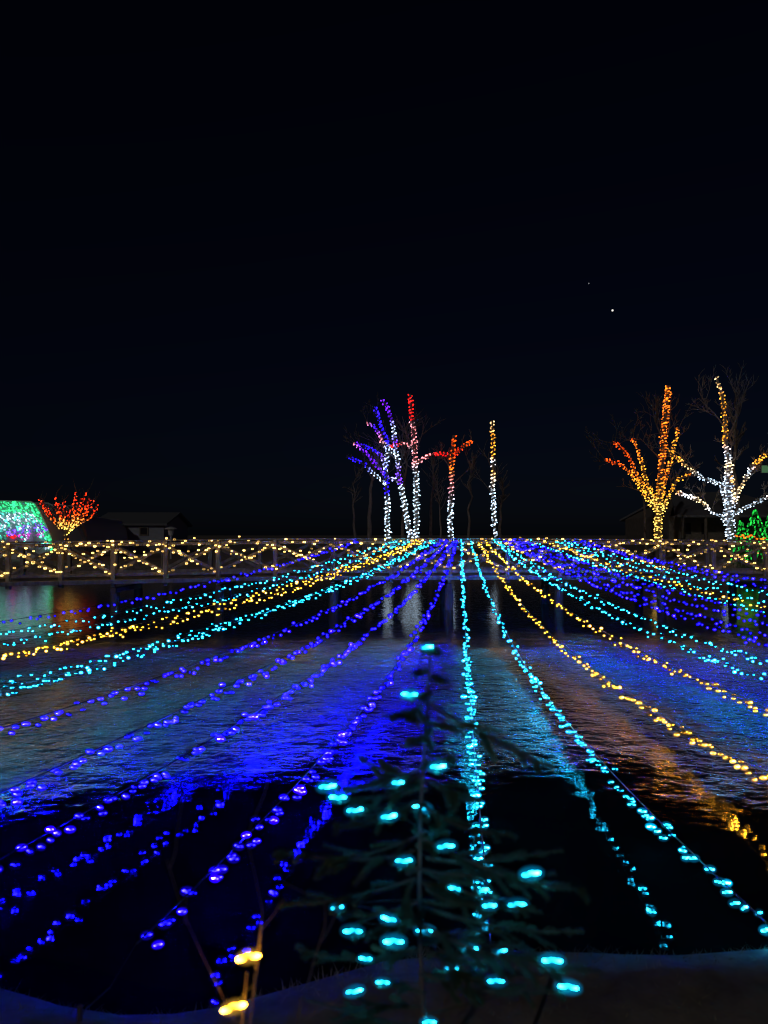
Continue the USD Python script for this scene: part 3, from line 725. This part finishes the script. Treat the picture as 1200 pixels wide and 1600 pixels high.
# evergreen with a green floodlit patch at the right edge
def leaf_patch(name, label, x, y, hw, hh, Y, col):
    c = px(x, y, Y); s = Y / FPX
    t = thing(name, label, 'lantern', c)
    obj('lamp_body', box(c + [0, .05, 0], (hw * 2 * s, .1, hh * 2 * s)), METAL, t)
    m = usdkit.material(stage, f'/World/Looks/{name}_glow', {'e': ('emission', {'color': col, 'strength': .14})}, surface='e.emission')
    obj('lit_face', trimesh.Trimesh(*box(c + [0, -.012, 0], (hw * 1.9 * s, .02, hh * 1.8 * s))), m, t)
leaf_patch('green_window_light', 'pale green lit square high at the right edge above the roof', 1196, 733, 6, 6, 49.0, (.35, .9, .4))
# grass tuft lit green under the rail
rr = random.Random(5)
vs, fs = [], []
c = px(1178, 872, 36)
for k in range(500):
    p = np.array([c[0] + rr.gauss(0, .35), 36.4 + rr.gauss(0, .3), 0]); p[2] = float(ground_z(p[0], p[1])) - .02
    h = rr.uniform(.2, .6); d = np.array([rr.gauss(0, .12), rr.gauss(0, .1), h]); s = np.array([.025, 0, 0])
    vs.append([p - s, p + s, p + d]); fs.append([(3 * k, 3 * k + 1, 3 * k + 2)])
tag(obj('grass_tuft', (np.vstack(vs), np.vstack(fs)), LEAF), 'tuft of green grass on the bank below the green shrubs', 'grass tuft')

# ------------------------------------------------------------------ stars
for (sx, sy, r, m, l) in ((957, 485, 1.5, STAR, 'bright white star in the black sky, right of centre'), (920, 443, .9, FAINT, 'faint small star up left of the bright star')):
    p = px(sx, sy, 850)
    tag(obj('star', (np.array(ICO1.vertices) * r * 850 / FPX + p, ICO1.faces), m), l, 'star')

# ------------------------------------------------------------------ near bank: grass, little spruce, twigs with two warm bulbs
vs, fs = [], []
k = 0
rr = random.Random(12)
while k < 9000:
    x = rr.uniform(-4.5, 4.5); y = rr.uniform(1.0, 4.0)
    if y > float(near_bank(np.array(x))) - .05 or abs(x) > y * .75 + .3: continue
    z = float(.33) if False else None
    vs.append((x, y)); k += 1
xy = np.array(vs); zz = ground_z(xy[:, 0], xy[:, 1]) - .01
dens = meshkit.fbm(np.c_[xy * 1.4, 0 * xy[:, 0]], 3, 9)
V = []
for (x, y), z, dn in zip(xy, zz, dens):
    h = rr.uniform(.012, .04) * (0.4 + 1.6 * max(0, dn - .3)); a = rr.uniform(0, 6.28); s = np.array([math.cos(a), math.sin(a), 0]) * .0022
    d = np.array([rr.gauss(0, .03), rr.gauss(0, .03), h])
    V.append([[x, y, z] - s, [x, y, z] + s, np.array([x, y, z]) + d])
V = np.vstack(V)
tag(obj('bank_grass', (V, np.arange(len(V)).reshape(-1, 3)), GRASS), 'short dry winter grass on the near bank', 'grass', kind='stuff')

SY = 1.62
sp_top = px(668, 1003, SY); sb = np.array([px(655, 0, SY)[0], SY, 0]); sb[2] = float(ground_z(sb[0], SY))
spruce = thing('little_spruce', 'sparse young spruce in the dark foreground on the near bank', 'tree', sb)
n = 12; s = np.linspace(0, 1, n)[:, None]
TP = sb * (1 - s) + sp_top * s + np.c_[.012 * np.sin(s * 7), .01 * np.cos(s * 5), 0 * s]
obj('trunk', tube(np.vstack([sb - [0, 0, .1], TP]), np.r_[.011, np.linspace(.010, .0015, n)], 8), BARK, spruce, smooth=40)
rr = random.Random(31)
needles = []
H_ = sp_top[2] - sb[2]
def needle_run(P, r0, nn):
    for j in range(nn):
        u = rr.uniform(.0, 1.0) * (len(P) - 1); i = min(int(u), len(P) - 2)
        p = P[i] + (P[i + 1] - P[i]) * (u - i); d = P[i + 1] - P[i]; d = d / np.linalg.norm(d)
        sd = np.array([rr.gauss(0, 1) for _ in range(3)]); sd -= d * (sd @ d); sd /= np.linalg.norm(sd)
        e = (d * .6 + sd) ; e /= np.linalg.norm(e); w = np.cross(e, sd + [.1, .2, .3]); w = w / np.linalg.norm(w) * .0010
        needles.append([p - w, p + w, p + e * rr.uniform(.007, .013)])
SPX = [(668, 1011, 1.2), (640, 1085, 1.1), (685, 1198, 1.3), (622, 1223, 1.2), (512, 1229, 1), (528, 1246, 1), (555, 1266, 1), (658, 1262, 1.2), (608, 1276, 1), (697, 1322, .6), (631, 1345, .9), (830, 1365, 1.2),
       (710, 1388, .8), (755, 1391, 1), (765, 1415, 1), (808, 1413, .5), (527, 1418, .7), (607, 1436, 1), (551, 1455, .5), (664, 1454, 1.2), (615, 1471, 1), (735, 1482, .9), (782, 1487, .4), (863, 1501, 1.1), (571, 1498, .8),
       (708, 1513, .5), (775, 1533, .5), (598, 1535, .8), (554, 1549, 1), (888, 1542, 1.3), (670, 1597, .9)]
LIGHTS = [(px(x, y, SY + .12 * math.sin(i * 2.1) * min(1, (y - 1000) / 350) - .03), g) for i, (x, y, g) in enumerate(SPX)]
tips = [p + np.array([0, 0, -.006]) for p, g in LIGHTS]
for x, y in ((865, 1195), (925, 1392), (885, 1330), (905, 1450), (515, 1290), (425, 1335), (440, 1410), (470, 1480), (760, 1255), (560, 1180), (735, 1130), (610, 1120), (645, 1050), (690, 1060), (720, 1185), (585, 1200), (790, 1300), (930, 1520), (470, 1560), (820, 1470), (650, 1160), (500, 1360), (840, 1420), (700, 1270)):
    tips.append(px(x, y, SY + rr.uniform(-.2, .2)))
def trunk_at(z):
    return np.array([np.interp(z, TP[:, 2], TP[:, c]) for c in range(3)])
for k, tip in enumerate(tips):
    out = np.linalg.norm(tip[:2] - trunk_at(tip[2])[:2])
    base = trunk_at(min(sp_top[2] - .02, tip[2] + out * rr.uniform(-.15, .3)))
    d = tip - base; L_ = np.linalg.norm(d)
    if L_ < .03: continue
    u1 = np.linspace(0, 1, 6)
    Q = base + d * u1[:, None] + np.c_[.012 * np.sin(k + 4 * u1), .012 * np.cos(2 * k + 4 * u1), -.22 * L_ * u1 * (1 - u1)]
    obj('branch', tube(Q, np.linspace(.0012 + .004 * L_, .001, 6), 5), BARK, spruce)
    needle_run(Q, .004, int(300 + 2400 * L_))
    dd = d / L_
    for b in range(int(3 + L_ * 22)):
        q = rr.uniform(.15, .97); i = int(q * 5); p = Q[i] + (Q[min(5, i + 1)] - Q[i]) * (q * 5 - i)
        sd = np.array([-dd[1], dd[0], rr.uniform(-.25, .25)]) * rr.choice([-1, 1]); e = dd * .75 + sd * .65 + [0, 0, rr.uniform(-.15, .1)]
        l = (.03 + L_ * .3) * rr.uniform(.5, 1.0) * (1.2 - q)
        R_ = np.array([p, p + e * l * .5, p + e * l + [0, 0, -.006]])
        needle_run(R_, .002, int(90 + 2400 * l))
needle_run(TP[2:], .01, 900)
NV = np.vstack(needles)
obj('needles', (NV, np.arange(len(NV)).reshape(-1, 3)), NEEDLE, spruce, kind='stuff')

st = thing('spruce_light_string', 'string of large cyan bulbs wound around the little foreground spruce', 'string lights', sp_top)
order = []
for p, g in LIGHTS:
    order.append(p)
    add_bulb(st, p, 'cyan', .015 * rnd.uniform(.7, 1.2), True, g * 1.2, 1.75, .27, 3.7)
o2 = np.array(order)
wire = smooth_path(o2, 2)
obj('cable', tube(wire + [0, .02, .004], .0012, 4), WIRE, st)

# bare twiggy shrub at lower left, with two warm bulbs
wb = [px(388, 1495, 1.35), px(365, 1574, 1.3)]
tb = np.array([px(330, 0, 1.38)[0], 1.4, 0]); tb[2] = float(ground_z(tb[0], tb[1]))
tg = thing('bare_shrub', 'small leafless shrub in the lower left foreground', 'shrub', tb)
rr = random.Random(77)
for k in range(4):
    tip = tb + [rr.uniform(-.28, .22), rr.uniform(-.15, .15), rr.uniform(.45, .85)]
    if k < 2: tip = wb[k] + [.02, .02, .05]
    Q = smooth_path([tb + [rr.uniform(-.02, .02), rr.uniform(-.02, .02), -.05], tb * .55 + tip * .45 + [rr.uniform(-.05, .05), 0, .03], tip], 2)
    obj('stem', tube(Q, np.linspace(.006, .0018, len(Q)), 5), BARK, tg)
    out = []
    twigs(Q, .003, out, 2, rr, count=2, shrink=.4, minr=.001)
    obj('twig', join(out), BARK, tg)
wt = thing('warm_light_string', 'two warm yellow bulbs hanging on the leafless shrub at lower left', 'string lights', wb[0])
for p in wb:
    add_bulb(wt, p, 'yellow', .016, True, 1.2, 1.6, .5, 2.6)
obj('cable', tube(smooth_path([wb[0] + [.0, .01, .012], (wb[0] + wb[1]) / 2 + [.03, .01, -.01], wb[1] + [0, .01, .012], wb[1] + [-.05, .05, -.25]], 2), .0014, 4), WIRE, wt)
